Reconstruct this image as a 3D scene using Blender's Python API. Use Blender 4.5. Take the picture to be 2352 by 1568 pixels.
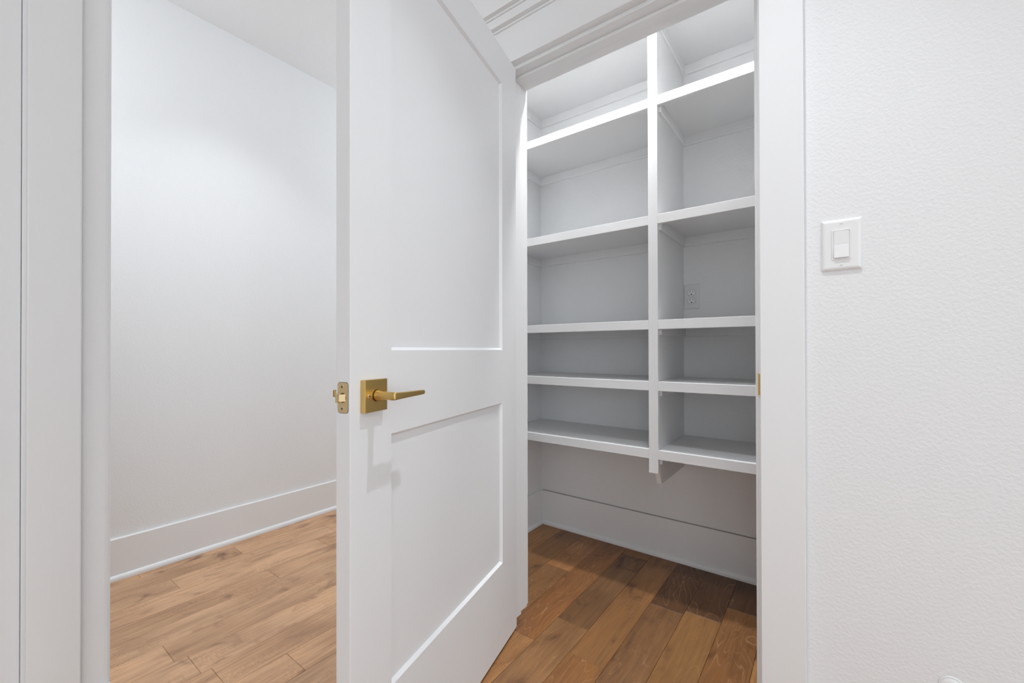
import bpy, bmesh, math, random
from mathutils import Vector, Matrix
random.seed(7)
for o in list(bpy.data.objects): bpy.data.objects.remove(o, do_unlink=True)
sc = bpy.context.scene
C = sc.collection
R = math.radians

# ------------------------------------------------------------------ camera
def make_camera():
    f, pitch, roll, yaw, sy = 974.66, R(.2822), R(.1153), R(36.7843), 13.638
    c, s = math.cos(yaw), math.sin(yaw)
    r = Vector((c, s, 0)); d = Vector((-s, c, 0)); u = Vector((0, 0, 1))
    F = d*math.cos(pitch)+u*math.sin(pitch); U = u*math.cos(pitch)-d*math.sin(pitch)
    Rt = r*math.cos(roll)-U*math.sin(roll); Up = r*math.sin(roll)+U*math.cos(roll)
    cd = bpy.data.cameras.new('camera'); co = bpy.data.objects.new('camera', cd); C.objects.link(co)
    m = Matrix((Rt, Up, -F)).transposed().to_4x4(); m.translation = Vector((0, 0, 1)); co.matrix_world = m
    cd.sensor_width = 36; cd.lens = 36*f/2352; cd.shift_y = sy/2352; cd.clip_start = .02
    sc.camera = co
make_camera()

# ------------------------------------------------------------------ light and exposure
sc.view_settings.view_transform = 'Standard'; sc.view_settings.look = 'None'
sc.view_settings.gamma = 1; sc.view_settings.use_curve_mapping = False
sc.view_settings.exposure = .07
w = bpy.data.worlds.new('world'); sc.world = w; w.use_nodes = True
w.node_tree.nodes['Background'].inputs[0].default_value = (.865, .937, 1, 1)
w.node_tree.nodes['Background'].inputs[1].default_value = 2.75
ZC = 2.654
def lamp(x, y, power, size=.13, z=ZC-.012, spread=150, col=(.905, .957, 1)):
    ld = bpy.data.lights.new('lamp', 'AREA'); ld.shape = 'DISK'; ld.size = size; ld.energy = power
    ld.color = col; ld.spread = R(spread)
    o = bpy.data.objects.new('lamp', ld); C.objects.link(o); o.location = (x, y, z); return o
LAMPS = [(-.12, .72, 4.1), (-1.93, .84, 2.8), (1.9, -2.3, 5.0), (1.45, -.2, 9.5), (-1.97, -.25, 12.5), (-1.97, 2.3, 7.0)]  # corridor lights and the right-end globe are added fill
lamp(LAMPS[0][0], LAMPS[0][1], LAMPS[0][2], .045, spread=76)
lamp(LAMPS[1][0], LAMPS[1][1], LAMPS[1][2], .12, spread=95)  # added downlight that brightens the corridor floor
def globe(x, y, power, r=.09, z=ZC-.20, col=(.905, .957, 1)):
    ld = bpy.data.lights.new('globe', 'POINT'); ld.shadow_soft_size = r; ld.energy = power; ld.color = col
    o = bpy.data.objects.new('globe', ld); C.objects.link(o); o.location = (x, y, z)
for L in LAMPS[2:4]: globe(*L)
for L in LAMPS[4:]: globe(*L, z=ZC-.60)  # added corridor globes, lift its walls and ceiling
PANTRY_LAMP = (-.62, 1.565, 15.5, .12)
lamp(*PANTRY_LAMP[:3], PANTRY_LAMP[3], col=(.965, .985, 1))
def portal(loc, rot, sx, sy_):  # guides sky light through the added windows
    ld = bpy.data.lights.new('fill_portal', 'AREA'); ld.shape = 'RECTANGLE'; ld.size = sx; ld.size_y = sy_
    ld.cycles.is_portal = True
    o = bpy.data.objects.new('fill_portal', ld); C.objects.link(o); o.location = loc; o.rotation_euler = rot
YB, XR = -3.4, 2.6           # back wall and right end of the hall
portal((1.25, YB-.06, 1.35), (R(90), 0, 0), 1.7, 2.0)
portal((XR+.06, -1.2, 1.35), (0, R(90), 0), 2.0, 2.6)
portal((-1.98, YB-.06, 1.22), (R(90), 0, 0), .84, 2.36)
portal((-1.98, 3.66, 1.22), (R(-90), 0, 0), .84, 2.36)

# ------------------------------------------------------------------ materials
def mat(name, col, rough=.5, metal=0, bump=None, spec=.5, coat=0):
    m = bpy.data.materials.new(name); m.use_nodes = True; nt = m.node_tree; b = nt.nodes['Principled BSDF']
    b.inputs['Base Color'].default_value = (*col, 1); b.inputs['Roughness'].default_value = rough
    b.inputs['Metallic'].default_value = metal; b.inputs['Specular IOR Level'].default_value = spec
    if coat: b.inputs['Coat Weight'].default_value = coat
    if bump:                      # list of (scale, detail, strength distance, stretch)
        tc = nt.nodes.new('ShaderNodeTexCoord'); prev = None
        for scl, det, dist, st in bump:
            mp = nt.nodes.new('ShaderNodeMapping'); mp.inputs['Scale'].default_value = st
            nz = nt.nodes.new('ShaderNodeTexNoise'); nz.inputs['Scale'].default_value = scl; nz.inputs['Detail'].default_value = det
            bp = nt.nodes.new('ShaderNodeBump'); bp.inputs['Distance'].default_value = dist
            nt.links.new(tc.outputs['Object'], mp.inputs[0]); nt.links.new(mp.outputs[0], nz.inputs[0])
            nt.links.new(nz.outputs[0], bp.inputs['Height'])
            if prev: nt.links.new(prev.outputs[0], bp.inputs['Normal'])
            prev = bp
        nt.links.new(prev.outputs[0], b.inputs['Normal'])
    return m
WALL = mat('wall_paint', (.83, .832, .835), .75, bump=[(135, 2, .0009, (1, 1, 1)), (320, 2, .0003, (1, 1, 1))], spec=.3)
CEIL = mat('ceiling_paint', (.80, .802, .805), .85, bump=[(70, 3, .0015, (1, 1, 1))], spec=.2)
TRIM = mat('trim_enamel', (.835, .837, .84), .38, bump=[(60, 2, .00025, (1, 1, .12))])
DOORM = mat('door_enamel', (.83, .833, .84), .42, bump=[(120, 2, .00015, (1, 1, .1))])
SHELFM = mat('shelf_enamel', (.82, .822, .825), .42, bump=[(70, 2, .0003, (.15, 1, 1))])
PLAST = mat('switch_plastic', (.84, .84, .835), .3)
DARK = mat('dark_gap', (.015, .013, .011), .8)
SLOT = mat('socket_slot', (.02, .02, .02), .6)
BRASS = mat('brushed_brass', (.66, .46, .17), .34, 1, bump=[(500, 2, .00006, (1, 1, .06))])
PALEB = mat('pale_brass', (.70, .56, .33), .5, 1)
STEEL = mat('steel', (.65, .64, .6), .3, 1)
SUBF = mat('subfloor', (.03, .018, .01), .9)
def lens_mat():
    m = bpy.data.materials.new('lamp_lens'); m.use_nodes = True; b = m.node_tree.nodes['Principled BSDF']
    b.inputs['Base Color'].default_value = (.9, .9, .9, 1); b.inputs['Emission Color'].default_value = (1, .98, .95, 1)
    b.inputs['Emission Strength'].default_value = 3; return m
LENS = lens_mat()

def wood_mat():
    m = bpy.data.materials.new('stained_maple'); m.use_nodes = True; nt = m.node_tree; N = nt.nodes; Lk = nt.links
    b = N['Principled BSDF']
    tc = N.new('ShaderNodeTexCoord'); oi = N.new('ShaderNodeObjectInfo')
    def math_(op, a, bb=None, c=None):
        n = N.new('ShaderNodeMath'); n.operation = op
        for i, v in enumerate((a, bb, c)):
            if v is None: continue
            if isinstance(v, (int, float)): n.inputs[i].default_value = v
            else: Lk.new(v, n.inputs[i])
        return n.outputs[0]
    off = N.new('ShaderNodeCombineXYZ')
    Lk.new(math_('MULTIPLY', oi.outputs['Random'], 37.), off.inputs[0]); Lk.new(math_('MULTIPLY', oi.outputs['Random'], 91.), off.inputs[1])
    Lk.new(math_('MULTIPLY', oi.outputs['Random'], 13.), off.inputs[2])
    add = N.new('ShaderNodeVectorMath'); add.operation = 'ADD'
    Lk.new(tc.outputs['Object'], add.inputs[0]); Lk.new(off.outputs[0], add.inputs[1])
    def noise(scale, sx, sy_, det=3, dist=0, rough=.5):
        mp = N.new('ShaderNodeMapping'); mp.inputs['Scale'].default_value = (sx, sy_, 1)
        Lk.new(add.outputs[0], mp.inputs[0])
        n = N.new('ShaderNodeTexNoise'); n.inputs['Scale'].default_value = scale; n.inputs['Detail'].default_value = det
        n.inputs['Distortion'].default_value = dist; n.inputs['Roughness'].default_value = rough
        Lk.new(mp.outputs[0], n.inputs[0]); return n.outputs[0]
    def ramp(fac, stops):
        r = N.new('ShaderNodeValToRGB'); e = r.color_ramp.elements
        while len(e) < len(stops): e.new(.5)
        for k, (p, c) in enumerate(stops): e[k].position = p; e[k].color = (*c, 1) if len(c) == 3 else c
        Lk.new(fac, r.inputs[0]); return r.outputs[0]
    def mix(kind, fac, a, bb):
        n = N.new('ShaderNodeMix'); n.data_type = 'RGBA'; n.blend_type = kind
        for idx, v in ((0, fac), (6, a), (7, bb)):
            if isinstance(v, (int, float)): n.inputs[idx].default_value = v
            elif isinstance(v, tuple): n.inputs[idx].default_value = (*v, 1)
            else: Lk.new(v, n.inputs[idx])
        return n.outputs[2]
    # plank tone
    base = oi.outputs['Color']
    # broad stain clouds
    cl = noise(3.2, 2.0, .9, 3, .6)
    base = mix('MULTIPLY', 1., base, ramp(cl, [(.25, (.72, .68, .66)), (.55, (1, 1, 1)), (.8, (1.18, 1.14, 1.08))]))
    # fine pores along the plank
    fine = noise(170, 1, .05, 3, .2)
    base = mix('MULTIPLY', 1., base, ramp(fine, [(.3, (.84, .82, .80)), (.6, (1.06, 1.06, 1.06))]))
    med = noise(46, 1, .09, 3, .5)
    base = mix('MULTIPLY', 1., base, ramp(med, [(.3, (.86, .85, .84)), (.62, (1.05, 1.05, 1.05))]))
    # cathedral figure: thin pale contour lines of a stretched noise
    fg = noise(3.4, 1.6, .42, 2, 1.1, .45)
    fr = math_('FRACT', math_('MULTIPLY', fg, 19.0))
    line = math_('SUBTRACT', 1.0, math_('MULTIPLY', math_('ABSOLUTE', math_('SUBTRACT', fr, .5)), 20.))
    line = math_('MAXIMUM', line, 0.)
    gate = ramp(noise(2.2, 1.4, .6, 2), [(.40, (0, 0, 0)), (.55, (1, 1, 1))])
    base = mix('MIX', math_('MULTIPLY', math_('MULTIPLY', line, gate), .36), base, (.62, .37, .20))
    # tight curly ripple across the grain, in patches
    rip = noise(95, .55, 1.5, 2, 1.6)
    rg = ramp(noise(4.5, 1.5, .8, 2), [(.48, (0, 0, 0)), (.62, (1, 1, 1))])
    base = mix('MULTIPLY', rg, base, ramp(rip, [(.38, (.88, .86, .84)), (.6, (1.08, 1.08, 1.07))]))
    # dark mineral smudges and knots
    sm = noise(6.5, 1.7, 1.0, 5, .9)
    base = mix('MULTIPLY', 1., base, ramp(sm, [(.27, (.42, .36, .36)), (.35, (.80, .77, .77)), (.43, (1, 1, 1))]))
    Lk.new(base, b.inputs['Base Color'])
    rr = ramp(med, [(.3, (.50, .50, .50)), (.7, (.40, .40, .40))]); Lk.new(rr, b.inputs['Roughness'])
    b.inputs['Specular IOR Level'].default_value = .6
    bp = N.new('ShaderNodeBump'); bp.inputs['Distance'].default_value = .0005; bp.inputs['Strength'].default_value = .6
    Lk.new(fine, bp.inputs['Height'])
    bp2 = N.new('ShaderNodeBump'); bp2.inputs['Distance'].default_value = .0015; bp2.inputs['Strength'].default_value = .6
    Lk.new(noise(14, 1.5, .4, 2), bp2.inputs['Height']); Lk.new(bp.outputs[0], bp2.inputs['Normal']); Lk.new(bp2.outputs[0], b.inputs['Normal'])
    return m
WOOD = wood_mat()

# ------------------------------------------------------------------ helpers
def add_box(bm, x0, x1, y0, y1, z0, z1):
    vs = [bm.verts.new(p) for p in ((x0, y0, z0), (x1, y0, z0), (x1, y1, z0), (x0, y1, z0), (x0, y0, z1), (x1, y0, z1), (x1, y1, z1), (x0, y1, z1))]
    for f in ((3, 2, 1, 0), (4, 5, 6, 7), (0, 1, 5, 4), (1, 2, 6, 5), (2, 3, 7, 6), (3, 0, 4, 7)): bm.faces.new([vs[i] for i in f])
def add_prism(bm, prof, axis, a, b):
    """extrude a closed 2-D profile along an axis; profile is in the two other axes"""
    def P(p, t):
        return {'x': (t, p[0], p[1]), 'y': (p[0], t, p[1]), 'z': (p[0], p[1], t)}[axis]
    A = [bm.verts.new(P(p, a)) for p in prof]; B = [bm.verts.new(P(p, b)) for p in prof]
    n = len(prof)
    bm.faces.new(A[::-1]); bm.faces.new(B)
    for i in range(n): bm.faces.new((A[i], A[(i+1) % n], B[(i+1) % n], B[i]))
def loft(bm, rings):
    V = [[bm.verts.new(p) for p in r] for r in rings]; n = len(V[0])
    for a, b in zip(V, V[1:]):
        for i in range(n): bm.faces.new((a[i], a[(i+1) % n], b[(i+1) % n], b[i]))
    bm.faces.new(V[0][::-1]); bm.faces.new(V[-1])
def rrect(w_, h, r, n=5):
    pts = []
    for cx, cy, a0 in ((w_/2-r, h/2-r, 0), (-w_/2+r, h/2-r, 90), (-w_/2+r, -h/2+r, 180), (w_/2-r, -h/2+r, 270)):
        for k in range(n): a = R(a0+90*k/(n-1)); pts.append((cx+r*math.cos(a), cy+r*math.sin(a)))
    return pts
def finish(name, bm, m, parent=None, bevel=0, segs=2, smooth=False, loc=None, rot=None, limit=40):
    bmesh.ops.recalc_face_normals(bm, faces=bm.faces[:])
    me = bpy.data.meshes.new(name); bm.to_mesh(me); bm.free()
    for mm in (m if isinstance(m, (list, tuple)) else [m]): me.materials.append(mm)
    o = bpy.data.objects.new(name, me); C.objects.link(o)
    if parent is not None: o.parent = parent
    if loc: o.location = loc
    if rot: o.rotation_euler = rot
    if smooth:
        for p in me.polygons: p.use_smooth = True
    if bevel:
        md = o.modifiers.new('bevel', 'BEVEL'); md.width = bevel; md.segments = segs; md.limit_method = 'ANGLE'; md.angle_limit = R(limit)
        md.harden_normals = False
    return o
def box_obj(name, boxes, m, parent=None, **k):
    bm = bmesh.new()
    for b in boxes: add_box(bm, *b)
    return finish(name, bm, m, parent, **k)
def tag(o, label=None, cat=None, group=None, kind=None):
    if label: o['label'] = label
    if cat: o['category'] = cat
    if group: o['group'] = group
    if kind: o['kind'] = kind
    return o
def struct(o, label, cat): return tag(o, label, cat, kind='structure')
def empty(name, loc=(0, 0, 0), rz=0):
    o = bpy.data.objects.new(name, None); C.objects.link(o); o.location = loc; o.rotation_euler = (0, 0, rz); o.empty_display_size = .05
    return o

# ------------------------------------------------------------------ key dimensions
YW = 1.236           # face of the wall that holds the pantry door
YI = 1.362           # inner face of that wall (pantry side)
XJL, XJR = -.9483, -.1437   # door jamb faces
ZJ = 2.0135          # underside of the head jamb
YCAS = 1.2077        # front of the casing
XPL, XPR, YPB = -1.345, .20, 2.084   # pantry left, right, back walls
XL, XN = -2.502, -1.43      # corridor far wall, near wall (with second door)
YN = .2495           # free end of the near wall
YE = 3.6             # corridor far end

# ------------------------------------------------------------------ floor
fl = box_obj('floor', [(XL-.1, XR+.1, YB-.1, YE+.1, -.08, -.016)], SUBF)
struct(fl, 'brown stained hardwood plank floor running through hall and pantry', 'floor')
PW = .1242; X0 = -.942
joints = {-11: [-.55, .595, 1.30, 2.2], -12: [-.3, .881, 1.6, 2.6], -9: [-.2, .884, 1.62, 2.4], -5: [-.4, .506, 1.25, 2.3], -1: [.35, 1.02, 1.69, 2.45],
          1: [.10, .86, 1.378, 1.99, 2.6], 3: [.30, 1.05, 1.67, 2.5], 4: [-.1, .75, 1.70, 2.4], -10: [-.6, .33, 1.18, 1.9], -8: [-.9, .12, 1.45, 2.1], 0: [.0, .7, 1.22, 2.2], 2: [.55, 1.24, 2.3]}
TONES = [(.275, .150, .075), (.235, .118, .052), (.33, .185, .100), (.20, .108, .056), (.30, .155, .075), (.26, .150, .085)]
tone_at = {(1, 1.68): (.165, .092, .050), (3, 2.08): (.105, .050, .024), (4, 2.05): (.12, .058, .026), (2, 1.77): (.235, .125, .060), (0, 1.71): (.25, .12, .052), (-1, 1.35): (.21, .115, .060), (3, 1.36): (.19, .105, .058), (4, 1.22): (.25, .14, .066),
           (5, 2.0): (.11, .055, .027), (5, 1.2): (.15, .075, .033)}  # some planks truly darker; shelf shadow also painted into these tones
def plank_bm(bm, x0, x1, y0, y1, dz):
    g = .0004; c = .0012; zt = dz
    prof_b = [(x0+g, y0+g), (x1-g, y0+g), (x1-g, y1-g), (x0+g, y1-g)]
    prof_t = [(x0+g+c, y0+g+c), (x1-g-c, y0+g+c), (x1-g-c, y1-g-c), (x0+g+c, y1-g-c)]
    loft(bm, [[(p[0], p[1], -.016) for p in prof_b], [(p[0], p[1], zt-.0009) for p in prof_b], [(p[0], p[1], zt) for p in prof_t]])
rest = bmesh.new()
k = -13
while X0+k*PW < XR:
    xa, xb = max(X0+k*PW, XL-.02), min(X0+(k+1)*PW, XR+.02)
    if xb-xa > .01:
        js = joints.get(k)
        if js is None:
            js = []; y = YB+random.uniform(.2, .9)
            while y < YE: js.append(y); y += random.uniform(.45, 1.15)
        else:
            y = js[0]-random.uniform(.5, 1); js = list(js)
            while y > YB: js.insert(0, y); y -= random.uniform(.5, 1.1)
            y = js[-1]+random.uniform(.5, 1)
            while y < YE: js.append(y); y += random.uniform(.5, 1.1)
        ys = [YB-.02]+[j for j in js if YB < j < YE]+[YE+.02]
        for a, b in zip(ys, ys[1:]):
            dz = random.uniform(-.0004, 0)
            if xb < .4 and b > -.7 and a < 2.7:
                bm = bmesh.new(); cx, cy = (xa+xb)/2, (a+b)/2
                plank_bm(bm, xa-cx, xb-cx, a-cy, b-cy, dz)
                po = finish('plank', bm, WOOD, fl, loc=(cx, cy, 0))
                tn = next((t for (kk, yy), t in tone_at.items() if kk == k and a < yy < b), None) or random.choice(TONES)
                jt = random.uniform(1.06, 1.2)
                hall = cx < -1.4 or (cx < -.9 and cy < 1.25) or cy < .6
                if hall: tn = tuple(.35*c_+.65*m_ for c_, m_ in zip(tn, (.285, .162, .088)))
                if hall: jt *= 2.0  # hall brightness painted into the plank colour
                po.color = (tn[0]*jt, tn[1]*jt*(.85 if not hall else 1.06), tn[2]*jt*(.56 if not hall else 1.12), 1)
            else: plank_bm(rest, xa, xb, a, b, dz)
    k += 1
po = finish('plank', rest, WOOD, fl); po.color = (.44, .27, .165, 1); tag(po, kind='stuff')  # remaining planks carry the same painted hall brightness

# ------------------------------------------------------------------ ceiling
ce = box_obj('ceiling', [(XL-.1, XR+.1, YB-.1, YE+.1, ZC, ZC+.1)], CEIL); struct(ce, 'flat white painted ceiling over the hall', 'ceiling')

# ------------------------------------------------------------------ walls
wl = box_obj('wall_left', [(XL-.1, XL, YB-.1, YE+.1, -.01, ZC)], WALL); struct(wl, 'plain white textured wall on the far side of the left corridor', 'wall')
T = .126
XO = XPL-.12         # outer left face of the pantry block
wf = box_obj('wall_front', [(XO, XJL-.02, YW, YI, 0, ZC), (XJR+.02, XR+.1, YW, YI, 0, ZC), (XJL-.02, XJR+.02, YW, YI, ZJ+.018, ZC)], WALL)
struct(wf, 'white orange-peel textured wall around the pantry doorway, switch on it', 'wall')
wn = bmesh.new()     # near wall with a door opening (y from -.66 to .09)
YD0, YD1 = -.675, .102
add_box(wn, XN-.12, XN, YD1+.018, YN-.012, 0, ZC)
add_prism(wn, [(XN-.12, YN-.012), (XN, YN-.012), (XN-.0012, YN-.0065), (XN-.004, YN-.003), (XN-.0085, YN-.0005), (XN-.012, YN), (XN-.108, YN), (XN-.1165, YN-.0035), (XN-.12, YN-.012)], 'z', 0, ZC)
add_box(wn, XN-.12, XN, YB-.1, YD0-.018, 0, ZC); add_box(wn, XN-.12, XN, YD0-.018, YD1+.018, 2.032, ZC)
struct(finish('wall_near', wn, WALL), 'white wall end with rounded corner beside the left door casing', 'wall')
struct(box_obj('wall_back', [(XL-.1, -2.4, YB-.12, YB, 0, ZC), (-1.56, .4, YB-.12, YB, 0, ZC), (-2.4, -1.56, YB-.12, YB, 2.4, ZC), (-2.4, -1.56, YB-.12, YB, 0, .05), (2.1, XR+.1, YB-.12, YB, 0, ZC), (.4, 2.1, YB-.12, YB, 0, .35), (.4, 2.1, YB-.12, YB, 2.35, ZC)], WALL), 'white wall behind the camera with window openings added for fill light', 'wall')
struct(box_obj('wall_right', [(XR, XR+.12, .1, YE+.1, 0, ZC), (XR, XR+.12, YB-.1, -2.5, 0, ZC), (XR, XR+.12, -2.5, .1, 0, .35), (XR, XR+.12, -2.5, .1, 2.35, ZC)], WALL), 'white wall at the right end of the hall with a window opening added for fill light', 'wall')
struct(box_obj('wall_end', [(XL, -2.4, YE, YE+.1, 0, ZC), (-1.56, XO+.01, YE, YE+.1, 0, ZC), (-2.4, -1.56, YE, YE+.1, 2.4, ZC), (-2.4, -1.56, YE, YE+.1, 0, .05)], WALL), 'white wall closing the far end of the corridor', 'wall')
struct(box_obj('wall_pantry_left', [(XO, XPL, YI, YE, 0, ZC)], WALL), 'white left side wall inside the pantry', 'wall')
struct(box_obj('wall_pantry_back', [(XPL, XPR+.12, YPB, YPB+.1, 0, ZC)], WALL), 'white back wall inside the pantry behind the shelves', 'wall')
struct(box_obj('wall_pantry_right', [(XPR, XPR+.12, YI, YPB, 0, ZC)], WALL), 'white right side wall inside the pantry', 'wall')
for nm, bxs, lb in (('fill_window_1', [(.35, 2.15, YB-.02, YB+.02, .30, .36), (.35, 2.15, YB-.02, YB+.02, 2.34, 2.40), (.35, .41, YB-.02, YB+.02, .36, 2.34), (2.09, 2.15, YB-.02, YB+.02, .36, 2.34), (1.22, 1.28, YB-.02, YB+.02, .36, 2.34)], 'white framed wide window added behind the camera for fill light'),
                ('fill_window_2', [(XR-.02, XR+.02, -2.55, .15, .30, .36), (XR-.02, XR+.02, -2.55, .15, 2.34, 2.40), (XR-.02, XR+.02, -2.55, -2.49, .36, 2.34), (XR-.02, XR+.02, .09, .15, .36, 2.34)], 'white framed window added at the right end of the hall for fill light'),
                ('fill_window_3', [(-2.45, -2.39, YB-.02, YB+.02, 0, 2.45), (-1.57, -1.51, YB-.02, YB+.02, 0, 2.45), (-2.39, -1.57, YB-.02, YB+.02, 0, .06), (-2.39, -1.57, YB-.02, YB+.02, 2.39, 2.45)], 'tall white framed window added at the near end of the corridor for fill light'),
                ('fill_window_4', [(-2.45, -2.39, YE-.02, YE+.02, 0, 2.45), (-1.57, -1.51, YE-.02, YE+.02, 0, 2.45), (-2.39, -1.57, YE-.02, YE+.02, 0, .06), (-2.39, -1.57, YE-.02, YE+.02, 2.39, 2.45)], 'tall white framed window added at the far end of the corridor for fill light')):
    struct(box_obj(nm, bxs, TRIM, bevel=.003), lb, 'added window')  # unseen windows, added to let fill daylight in

# ------------------------------------------------------------------ baseboards
def base_prof(h, t=.014, sh=.022, sd=.012, sign=1):
    """profile in (offset from wall, z): flat board with an eased top and a rounded shoe"""
    p = [(0, 0), (t+sd, 0), (t+sd, .006)]
    for a in (20, 45, 70): p.append((t+sd*math.cos(R(a)), .006+(sh-.006)*math.sin(R(a))))
    p += [(t, sh), (t, h-.003), (t-.003, h), (0, h)]
    return p
def baseboard(name, axis, wallpos, sign, a, b, h, label):
    bm = bmesh.new(); add_prism(bm, [(wallpos+sign*o_, z) for o_, z in base_prof(h)], axis, a, b)
    return struct(finish(name, bm, TRIM), label, 'baseboard')
baseboard('baseboard_left', 'y', XL, 1, YB, YE, .180, 'tall flat white baseboard along the left corridor wall')
baseboard('baseboard_pantry_back', 'x', YPB, -1, XPL, XPR, .189, 'tall flat baseboard across the pantry back wall, in shade')
RAW = mat('raw_edge', (.46, .42, .385), .9, bump=[(40, 3, .0006, (1, 1, 1))])
box_obj('raw_top_edge', [(XPL+.014, XPR, YPB-.0125, YPB, .189, .1896)], RAW, bpy.data.objects['baseboard_pantry_back'])
baseboard('baseboard_pantry_left', 'y', XPL, 1, YI, YPB-.012, .187, 'short baseboard on the left side wall of the pantry')
baseboard('baseboard_front', 'x', YW, -1, .0-.042, XR, .180, 'white baseboard right of the pantry doorway')
baseboard('baseboard_near', 'y', XN, 1, .197, YN-.002, .180, 'stub of white baseboard at the near wall end')

# ------------------------------------------------------------------ pantry doorway trim
XCR0, XCR1 = -.1370, -.0463
XCL1 = XJL-.0067; XCL0 = XCL1-.0907; ZH = 2.0258
struct(box_obj('trim_1', [(XCR0, XCR1, YCAS, YW, 0, ZH)], TRIM, bevel=.0015), 'flat white casing board right of the pantry doorway', 'door casing')
struct(box_obj('trim_2', [(XCL0, XCL1, YCAS, YW, 0, ZH)], TRIM, bevel=.0015), 'flat white casing board behind the hinge side of the open door', 'door casing')
hd = empty('trim_3', ((XCL0+XCR1)/2, YCAS, ZH)); struct(hd, 'white built-up head casing with stepped cap above the pantry doorway', 'door casing')
hx, hy, hz = hd.location
def loc_boxes(name, bxs, m, par, **k):
    px, py, pz = par.location
    return box_obj(name, [(a-px, b-px, c-py, d-py, e-pz, f_-pz) for a, b, c, d, e, f_ in bxs], m, par, **k)
loc_boxes('head_board', [(XCL0-.004, XCR1+.004, YCAS, YW, ZH, 2.160)], TRIM, hd, bevel=.0015)
loc_boxes('cap_moulding', [(XCL0-.025, XCR1+.025, 1.1847, YW, 2.160, 2.197), (XCL0-.012, XCR1+.012, 1.2015, YW, 2.153, 2.161)], TRIM, hd, bevel=.0018)
loc_boxes('cap_moulding', [(XCL0-.05, XCR1+.05, 1.1625, YW, 2.197, 2.272), (XCL0-.033, XCR1+.033, 1.1785, YW, 2.190, 2.198)], TRIM, hd, bevel=.0018)
jm = empty('trim_4', ((XJL+XJR)/2, YI, 0)); struct(jm, 'white pantry door jamb with stop strips lining the doorway', 'door jamb')
loc_boxes('side_jamb', [(XJL-.019, XJL, YW-.0005, YI+.001, 0, ZJ)], TRIM, jm, bevel=.001)
loc_boxes('side_jamb', [(XJR, XJR+.019, YW-.0005, YI+.001, 0, ZJ)], TRIM, jm, bevel=.001)
loc_boxes('head_jamb', [(XJL-.019, XJR+.019, YW-.0005, YI+.001, ZJ, ZJ+.018)], TRIM, jm, bevel=.001)
loc_boxes('stop', [(XJL, XJL+.011, 1.274, 1.309, 0, ZJ-.011)], TRIM, jm, bevel=.0015)
loc_boxes('stop', [(XJR-.0115, XJR, 1.274, 1.309, 0, ZJ-.011)], TRIM, jm, bevel=.0015)
loc_boxes('stop', [(XJL, XJR, 1.274, 1.309, ZJ-.011, ZJ)], TRIM, jm, bevel=.0015)
# casing on the pantry side
struct(box_obj('trim_5', [(XCR0, XCR1, YI, YI+.018, 0, ZH), (XCL0, XCL1, YI, YI+.018, 0, ZH), (XCL0-.004, XCR1+.004, YI, YI+.018, ZH, 2.13)], TRIM, bevel=.0015), 'white casing around the doorway on the pantry side', 'door casing')
# second doorway on the near wall
struct(box_obj('trim_6', [(XN, XN+.018, YD1+.006, .194, 0, 2.026)], TRIM, bevel=.003), 'blurred white casing board at the left edge beside the wall end', 'door casing')
struct(box_obj('trim_7', [(XN, XN+.018, YD0-.095, YD0-.006, 0, 2.026), (XN, XN+.020, YD0-.1, .199, 2.026, 2.16)], TRIM, bevel=.003), 'white casing on the far side and head of the near doorway', 'door casing')
struct(box_obj('trim_8', [(XN-.12, XN+.0005, YD1, YD1+.018, 0, 2.014), (XN-.12, XN+.0005, YD0-.018, YD0, 0, 2.014), (XN-.12, XN+.0005, YD0-.018, YD1+.018, 2.014, 2.032),
                          (XN-.10, XN-.045, YD1-.011, YD1, 0, 2.014)], TRIM, bevel=.0015), 'white jamb of the near doorway at the left edge', 'door jamb')
struct(box_obj('door_2', [(XN-.043, XN-.008, YD0+.001, YD1-.0006, .01, 2.010)], DOORM, bevel=.0015), 'white closed door at the far left edge of the view', 'door')

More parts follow.
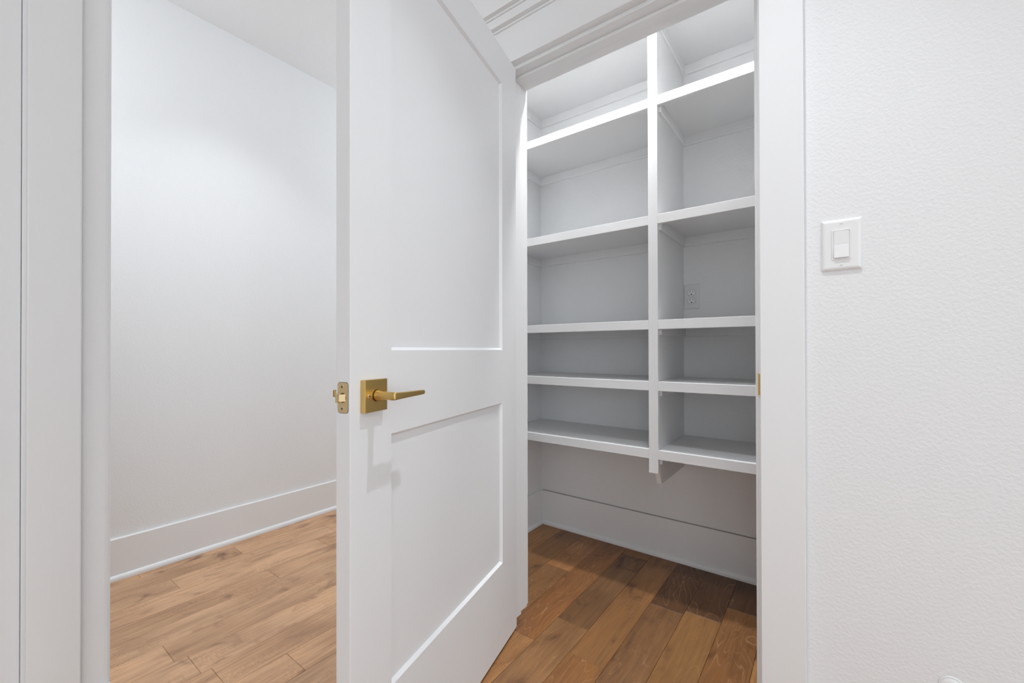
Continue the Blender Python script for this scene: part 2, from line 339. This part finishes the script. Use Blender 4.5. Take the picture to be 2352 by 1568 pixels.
# ------------------------------------------------------------------ pantry door
HX, HY, AN = -.9007, 1.230, R(13.3948)
W, TH, Z0, Z1 = .7989, .0345, .0085, 2.0100
DR = empty('door_1', (HX, HY, 0), math.atan2(-math.cos(AN), math.sin(AN)))
struct(DR, 'white two-panel pantry door standing open with a brass lever', 'door')
def door_slab():
    bm = bmesh.new()
    xs = [0, .1185, .6818, W]; zs = [Z0, .2905, .8225, .9988, 1.8920, Z1]
    holes = {(1, 1), (1, 3)}
    V = {}
    def v(x, y, z):
        kk = (round(x, 5), round(y, 5), round(z, 5))
        if kk not in V: V[kk] = bm.verts.new((x, y, z))
        return V[kk]
    for yy in (0, -TH):
        for i in range(3):
            for j in range(5):
                if (i, j) in holes: continue
                bm.faces.new([v(xs[i], yy, zs[j]), v(xs[i+1], yy, zs[j]), v(xs[i+1], yy, zs[j+1]), v(xs[i], yy, zs[j+1])])
    for j in range(5):
        for x in (xs[0], xs[3]): bm.faces.new([v(x, 0, zs[j]), v(x, -TH, zs[j]), v(x, -TH, zs[j+1]), v(x, 0, zs[j+1])])
    for i in range(3):
        for z in (zs[0], zs[5]): bm.faces.new([v(xs[i], 0, z), v(xs[i+1], 0, z), v(xs[i+1], -TH, z), v(xs[i], -TH, z)])
    tp, dp = .0065, .0085
    for (i, j) in holes:
        a, b, c, d = xs[i], xs[i+1], zs[j], zs[j+1]
        rings = [[(a, 0, c), (b, 0, c), (b, 0, d), (a, 0, d)],
                 [(a+tp, -dp, c+tp), (b-tp, -dp, c+tp), (b-tp, -dp, d-tp), (a+tp, -dp, d-tp)],
                 [(a+tp, -TH+dp, c+tp), (b-tp, -TH+dp, c+tp), (b-tp, -TH+dp, d-tp), (a+tp, -TH+dp, d-tp)],
                 [(a, -TH, c), (b, -TH, c), (b, -TH, d), (a, -TH, d)]]
        for r0, r1 in zip(rings, rings[1:]):
            for q in range(4): bm.faces.new([v(*r0[q]), v(*r0[(q+1) % 4]), v(*r1[(q+1) % 4]), v(*r1[q])])
    finish('door_slab', bm, DOORM, DR, bevel=.0012, segs=2, limit=60)
    for (i, j) in sorted(holes):
        a, b, c, d = xs[i], xs[i+1], zs[j], zs[j+1]
        box_obj('door_panel', [(a+tp-.002, b-tp+.002, -TH+dp, -dp, c+tp-.002, d-tp+.002)], DOORM, DR)
door_slab()

def screw(parent, loc, axis='y', r=.0034, sgn=1):
    """countersunk cross-head screw, facing +axis*sgn in the parent's frame"""
    bm = bmesh.new(); n = 20
    def ring(rr, h):
        out = []
        for q in range(n):
            a = 2*math.pi*q/n; u_, v_ = rr*math.cos(a), rr*math.sin(a)
            out.append((u_, h*sgn, v_) if axis == 'y' else (h*sgn, u_, v_))
        return out
    loft(bm, [ring(r, -.001), ring(r, .0001), ring(r*.82, .0006)])
    for f in bm.faces: f.material_index = 0
    nb = len(bm.faces)
    for wa, wb in ((r*.62, r*.14), (r*.14, r*.62)):
        lo, hi = sorted((.0002*sgn, .00075*sgn))
        if axis == 'y': add_box(bm, -wa, wa, lo, hi, -wb, wb)
        else: add_box(bm, lo, hi, -wa, wa, -wb, wb)
    bm.faces.ensure_lookup_table()
    for f in bm.faces[nb:]: f.material_index = 1
    o = finish('screw', bm, [PALEB, DARK], parent, loc=loc); return o

def lever_set(side):
    """side=+1 on the visible face, -1 on the outer face"""
    base_y = 0 if side > 0 else -TH
    cs, cz = .7406, .9100
    def Y(t): return side*t
    bm = bmesh.new()
    lo, hi = sorted((Y(0), Y(.012)))
    add_box(bm, -.0316, .0316, lo, hi, -.0316, .0316)
    hnd = finish('door_handle', bm, BRASS, DR, bevel=.0009, segs=2, loc=(cs, base_y, cz))
    hnd['label'] = 'brass lever handle with square plate' if side > 0 else 'brass lever handle on the outer face'
    # neck + bar
    bm = bmesh.new(); n = 24
    def sec(t, w_, h, p, dx=0):
        out = []
        for q in range(n):
            a = 2*math.pi*(q+.5)/n; cc, ss = math.cos(a), math.sin(a)
            e = 2/p
            out.append((dx+w_/2*abs(cc)**e*(1 if cc > 0 else -1), Y(t), h/2*abs(ss)**e*(1 if ss > 0 else -1)))
        return out
    loft(bm, [sec(.0115, .0215, .0225, 2), sec(.016, .0215, .0225, 2), sec(.020, .0195, .0212, 2.1), (sec(.026, .0165, .0185, 2.6)), sec(.034, .0145, .0163, 3.4), sec(.046, .0140, .0150, 5), sec(.0590, .0140, .0146, 7), sec(.0615, .0122, .0128, 7)])
    def bar(s, h, y0, y1, zc, p=7):
        out = []
        for q in range(n):
            a = 2*math.pi*(q+.5)/n; cc, ss = math.cos(a), math.sin(a); e = 2/p
            out.append((s, Y((y0+y1)/2+(y1-y0)/2*abs(cc)**e*(1 if cc > 0 else -1)), zc+h/2*abs(ss)**e*(1 if ss > 0 else -1)))
        return out
    loft(bm, [bar(.0055, .0130, .0520, .0605, 0), bar(.0068, .0146, .0505, .0618, 0), bar(.004, .0146, .0500, .0620, 0), bar(-.03, .0120, .0505, .0622, 0), bar(-.07, .0102, .0515, .0618, 0), bar(-.0900, .0092, .0520, .0612, 0),
              bar(-.0935, .0086, .0526, .0606, 0, 4), bar(-.0957, .0064, .0540, .0594, 0, 3)])
    finish('lever', bm, BRASS, hnd, smooth=True)
    # dark parting ring between plate and neck
    bm = bmesh.new(); loft(bm, [sec(.0118, .0232, .0242, 2), sec(.0124, .0232, .0242, 2)])
    finish('ring', bm, DARK, hnd)
    screw(hnd, (.0205, Y(.012), .0), 'y', .0040, side)
    return hnd
lever_set(1); lever_set(-1)
# latch plate on the door edge
def latch():
    lx, ly, lz = W, -.0172, .9100
    bm = bmesh.new()
    add_prism(bm, rrect(.0262, .0584, .0055), 'x', -.0008, .0003)
    finish('mortise', bm, DARK, DR, loc=(lx, ly, lz))
    bm = bmesh.new()
    add_prism(bm, rrect(.0248, .0568, .005), 'x', -.0006, .0012)
    pl = finish('latch_plate', bm, PALEB, DR, loc=(lx, ly, lz), bevel=.0003, segs=1)
    bm = bmesh.new()
    n = 18
    add_prism(bm, [(.0085*math.cos(2*math.pi*q/n), .0090*math.sin(2*math.pi*q/n)) for q in range(n)], 'x', .001, .0014)
    finish('bolt_collar', bm, DARK, pl)
    bm = bmesh.new()
    add_prism(bm, [(.001, -.0075), (.0118, -.0075), (.0118, -.0022), (.001, -.0022)], 'z', -.0085, .0085)
    finish('bolt', bm, PALEB, pl, bevel=.0006)
    bm = bmesh.new()
    add_prism(bm, [(.001, -.0016), (.0105, -.0016), (.0095, .0005), (.0045, .0050), (.001, .0078)], 'z', -.0070, .0070)
    finish('bolt', bm, PALEB, pl, bevel=.0006)
    for dz in (-.0205, .0205): screw(pl, (.0011, -.001, dz), 'x', .0044, 1)
latch()
# hinges on the hidden side
for hz_ in (.22, 1.0, 1.80):
    bm = bmesh.new(); n = 16
    for q in range(5):
        a, b = -.044+q*.0178, -.044+q*.0178+.0170
        add_prism(bm, [(-.0065+.006*math.cos(2*math.pi*i/n), -TH-.0065+.006*math.sin(2*math.pi*i/n)) for i in range(n)], 'z', a, b)
    add_box(bm, -.0015, 0, -TH-.004, -.004, -.044, .044)
    finish('hinge', bm, BRASS, DR, loc=(0, 0, hz_))
# strike plate on the right jamb
bm = bmesh.new()
add_box(bm, XJR-.0012, XJR, YW+.001, YW+.038, .882, .940)
add_prism(bm, [(XJR-.0012, YW+.002), (XJR-.0010, YW-.0015), (XJR+.0005, YW-.0030), (XJR+.0046, YW-.0036), (XJR+.0046, YW-.0022), (XJR+.0010, YW-.0016), (XJR, YW-.0002), (XJR, YW+.002)], 'z', .884, .937)
so = finish('strike_plate', bm, BRASS, jm); so.location = -Vector(jm.location)

# ------------------------------------------------------------------ built-in shelving
SH = empty('pantry_shelving', (-.5643, 1.6979, .44))
tag(SH, 'white built-in pantry shelving with central divider and two bays', 'shelving')
YS = 1.6979; YF = YS+.019; YBK = YPB
DX0, DX1 = -.5665, -.5475     # divider panel
tops = [2.344, 2.0117, 1.5381, 1.1171, .8713, .5986]
FT, BT = .0374, .0165
bm = bmesh.new(); px, py, pz = SH.location
add_prism(bm, [(YF-py, ZC-.0005-pz), (YF-py, .505-pz), (1.748-py, .452-pz), (YBK-py, .452-pz), (YBK-py, ZC-.0005-pz)], 'x', DX0-px, DX1-px)
dv = finish('divider', bm, SHELFM, SH, bevel=.0008)
loc_boxes('face_strip', [(-.5833, -.5454, YS, YF, .5050, ZC-.0005)], SHELFM, SH, bevel=.0010)
bays = [(XPL+.0005, DX0, XPL+.0005, -.5833), (DX1, XPR-.0005, -.5454, XPR-.0005)]
for z in tops:
    for bi, (a, b, fa, fb) in enumerate(bays):
        s_ = loc_boxes('shelf', [(a, b, YF-.001, YBK-.0005, z-BT, z-.0006)], SHELFM, SH)
        e_ = loc_boxes('shelf_edge', [(fa, fb, YS+.0006, YF, z-FT, z)], SHELFM, SH, bevel=.0012)
        e_.parent = s_
        zc0, zc1 = z-BT-.0425, z-BT
        c = .003
        # back cleat with a small chamfer at its lower edge
        bm = bmesh.new(); add_prism(bm, [(YBK-py, zc1-pz), (YBK-.012-py, zc1-pz), (YBK-.012-py, zc0+c-pz), (YBK-.012+c-py, zc0-pz), (YBK-py, zc0-pz)], 'x', a-px, b-px)
        finish('cleat', bm, SHELFM, SH)
        for side in (0, 1):
            xw = a if side == 0 else b; sg = 1 if side == 0 else -1
            bm = bmesh.new(); add_prism(bm, [(xw-px, zc1-pz), (xw+sg*.0115-px, zc1-pz), (xw+sg*.0115-px, zc0+c-pz), (xw+sg*(.0115-c)-px, zc0-pz), (xw-px, zc0-pz)], 'y', YF+.001-py, YBK-.012-py)
            finish('cleat', bm, SHELFM, SH)

# ------------------------------------------------------------------ switch, outlet, round cap
def wall_plate(name, loc, w_, h, t, m):
    """bevelled rectangular cover facing -y, origin at its centre on the wall"""
    e = empty(name, loc)
    bm = bmesh.new()
    loft(bm, [[(x, 0, z) for x, z in rrect(w_, h, .002)], [(x, -.0016, z) for x, z in rrect(w_, h, .002)],
              [(x, -t*.72, z) for x, z in rrect(w_-.005, h-.005, .002)], [(x, -t*.93, z) for x, z in rrect(w_-.010, h-.010, .002)], [(x, -t, z) for x, z in rrect(w_-.016, h-.016, .002)]])
    finish('cover_plate', bm, m, e)
    return e
sw = wall_plate('light_switch', (.0232, YW, 1.2393), .0737, .1172, .0058, PLAST)
tag(sw, 'white rocker light switch on the textured wall right of the doorway', 'light switch')
bm = bmesh.new()
o_, i_ = rrect(.0355, .0688, .0018), rrect(.0300, .0636, .0014)
A = [bm.verts.new((x, -.0055, z)) for x, z in o_]; B = [bm.verts.new((x, -.0072, z)) for x, z in o_]; Cc = [bm.verts.new((x, -.0072, z)) for x, z in i_]; D = [bm.verts.new((x, -.0050, z)) for x, z in i_]
n = len(A)
for P_, Q_ in ((A, B), (B, Cc), (Cc, D), (D, A)):
    for q in range(n): bm.faces.new((P_[q], P_[(q+1) % n], Q_[(q+1) % n], Q_[q]))
finish('rocker_frame', bm, PLAST, sw, bevel=.0004, segs=1)
bm = bmesh.new()
prof = [(-.0045, -.0305), (-.0104, -.0305), (-.0070, -.0020), (-.0066, .0), (-.0068, .0020), (-.0078, .0308), (-.0045, .0308)]
add_prism(bm, prof, 'x', -.0138, .0138)
finish('rocker', bm, PLAST, sw, bevel=.0007)
def tiny_screw(parent, z, y):
    bm = bmesh.new(); n = 16
    loft(bm, [[(.0032*math.cos(2*math.pi*q/n), yy, .0032*math.sin(2*math.pi*q/n)) for q in range(n)] for yy in (y+.0012, y-.0004)])
    nb = len(bm.faces); add_box(bm, -.0026, .0026, y-.0006, y-.0001, -.0004, .0004); bm.faces.ensure_lookup_table()
    for f in bm.faces[nb:]: f.material_index = 1
    finish('screw', bm, [PLAST, mat('screw_slot', (.35, .35, .35), .6)], parent, loc=(0, 0, z))
tiny_screw(sw, .0475, -.0058); tiny_screw(sw, -.0475, -.0058)

ou = wall_plate('wall_outlet', (-.5118, YPB, 1.2440), .0700, .1165, .0050, mat('outlet_plastic', (.76, .76, .745), .35))
tag(ou, 'white duplex electrical outlet on the pantry back wall beside the divider', 'outlet')
for dz in (.0190, -.0190):
    bm = bmesh.new()
    pr = []
    for q in range(28):
        a = 2*math.pi*q/28; x, z = .0172*math.cos(a), .0172*math.sin(a); pr.append((x, max(-.0142, min(.0142, z))))
    big = [(x*1.06, z*1.06) for x, z in pr]
    loft(bm, [[(x, -.0048, z) for x, z in big], [(x, -.0052, z) for x, z in big]])
    nb = len(bm.faces)
    loft(bm, [[(x, -.0048, z) for x, z in pr], [(x, -.0062, z) for x, z in pr], [(x*.95, -.0067, z*.95) for x, z in pr]])
    n2 = len(bm.faces)
    add_box(bm, -.0074, -.0058, -.0069, -.0060, .0015, .0100); add_box(bm, .0054, .0070, -.0069, -.0060, .0022, .0092)
    add_prism(bm, [(.0027*math.cos(2*math.pi*q/14), -.0085+.0027*math.sin(2*math.pi*q/14)) for q in range(14)], 'y', -.0069, -.0060)
    bm.faces.ensure_lookup_table()
    for f in bm.faces[:nb]: f.material_index = 2
    for f in bm.faces[n2:]: f.material_index = 1
    finish('socket', bm, [PLAST, SLOT, mat('socket_gap', (.30, .29, .27), .7)], ou, loc=(0, 0, dz))
tiny_screw(ou, 0, -.0050)

bm = bmesh.new(); n = 40
def dring(r, y): r *= .8; return [(r*math.cos(2*math.pi*q/n), y, r*math.sin(2*math.pi*q/n)) for q in range(n)]
loft(bm, [dring(.026, 0), dring(.026, -.0012), dring(.0245, -.0022), dring(.0225, -.0012), dring(.0205, -.0026), dring(.012, -.0045), dring(.003, -.0052)])
tag(finish('wall_bumper', bm, PLAST, smooth=True, loc=(.199, YW, .3085)), 'small round white bumper low on the wall near the bottom right', 'bumper')

# ------------------------------------------------------------------ ceiling lights (out of view; corridor and right-end ones added as fill)
def cr(r, z, n=28): return [(r*math.cos(2*math.pi*q/n), r*math.sin(2*math.pi*q/n), z) for q in range(n)]
for (x, y), nm in (((LAMPS[0][0], LAMPS[0][1]), 'round white recessed light over the hall in front of the switch'), ((LAMPS[1][0], LAMPS[1][1]), 'round white recessed light added in the middle of the corridor to brighten its floor'), ((PANTRY_LAMP[0], PANTRY_LAMP[1]), 'round white recessed light in the pantry ceiling')):
    e = empty('ceiling_light', (x, y, ZC)); tag(e, nm, 'ceiling light')
    bm = bmesh.new(); loft(bm, [cr(.095, 0), cr(.095, -.002), cr(.088, -.005), cr(.072, -.005), cr(.070, -.002)])
    finish('trim_ring', bm, TRIM, e)
    bm = bmesh.new(); loft(bm, [cr(.069, -.002), cr(.069, -.0055), cr(.060, -.0065)])
    finish('lens', bm, LENS, e)
for (x, y, _), nm in zip(LAMPS[2:], ['at the back right of the hall', 'added near the right end of the hall to light the door', 'added at the near end of the corridor as fill', 'added at the far end of the corridor as fill']):
    e = empty('ceiling_light', (x, y, ZC)); tag(e, 'bare bulb ceiling light '+nm, 'ceiling light')
    bm = bmesh.new(); loft(bm, [cr(.06, 0), cr(.06, -.012), cr(.045, -.02), cr(.018, -.028), cr(.018, -.075), cr(.012, -.08)])
    finish('canopy', bm, TRIM, e)
    if x < -1.5:
        bm = bmesh.new(); loft(bm, [cr(.006, -.07, 10), cr(.006, -.49, 10)]); finish('stem', bm, TRIM, e)
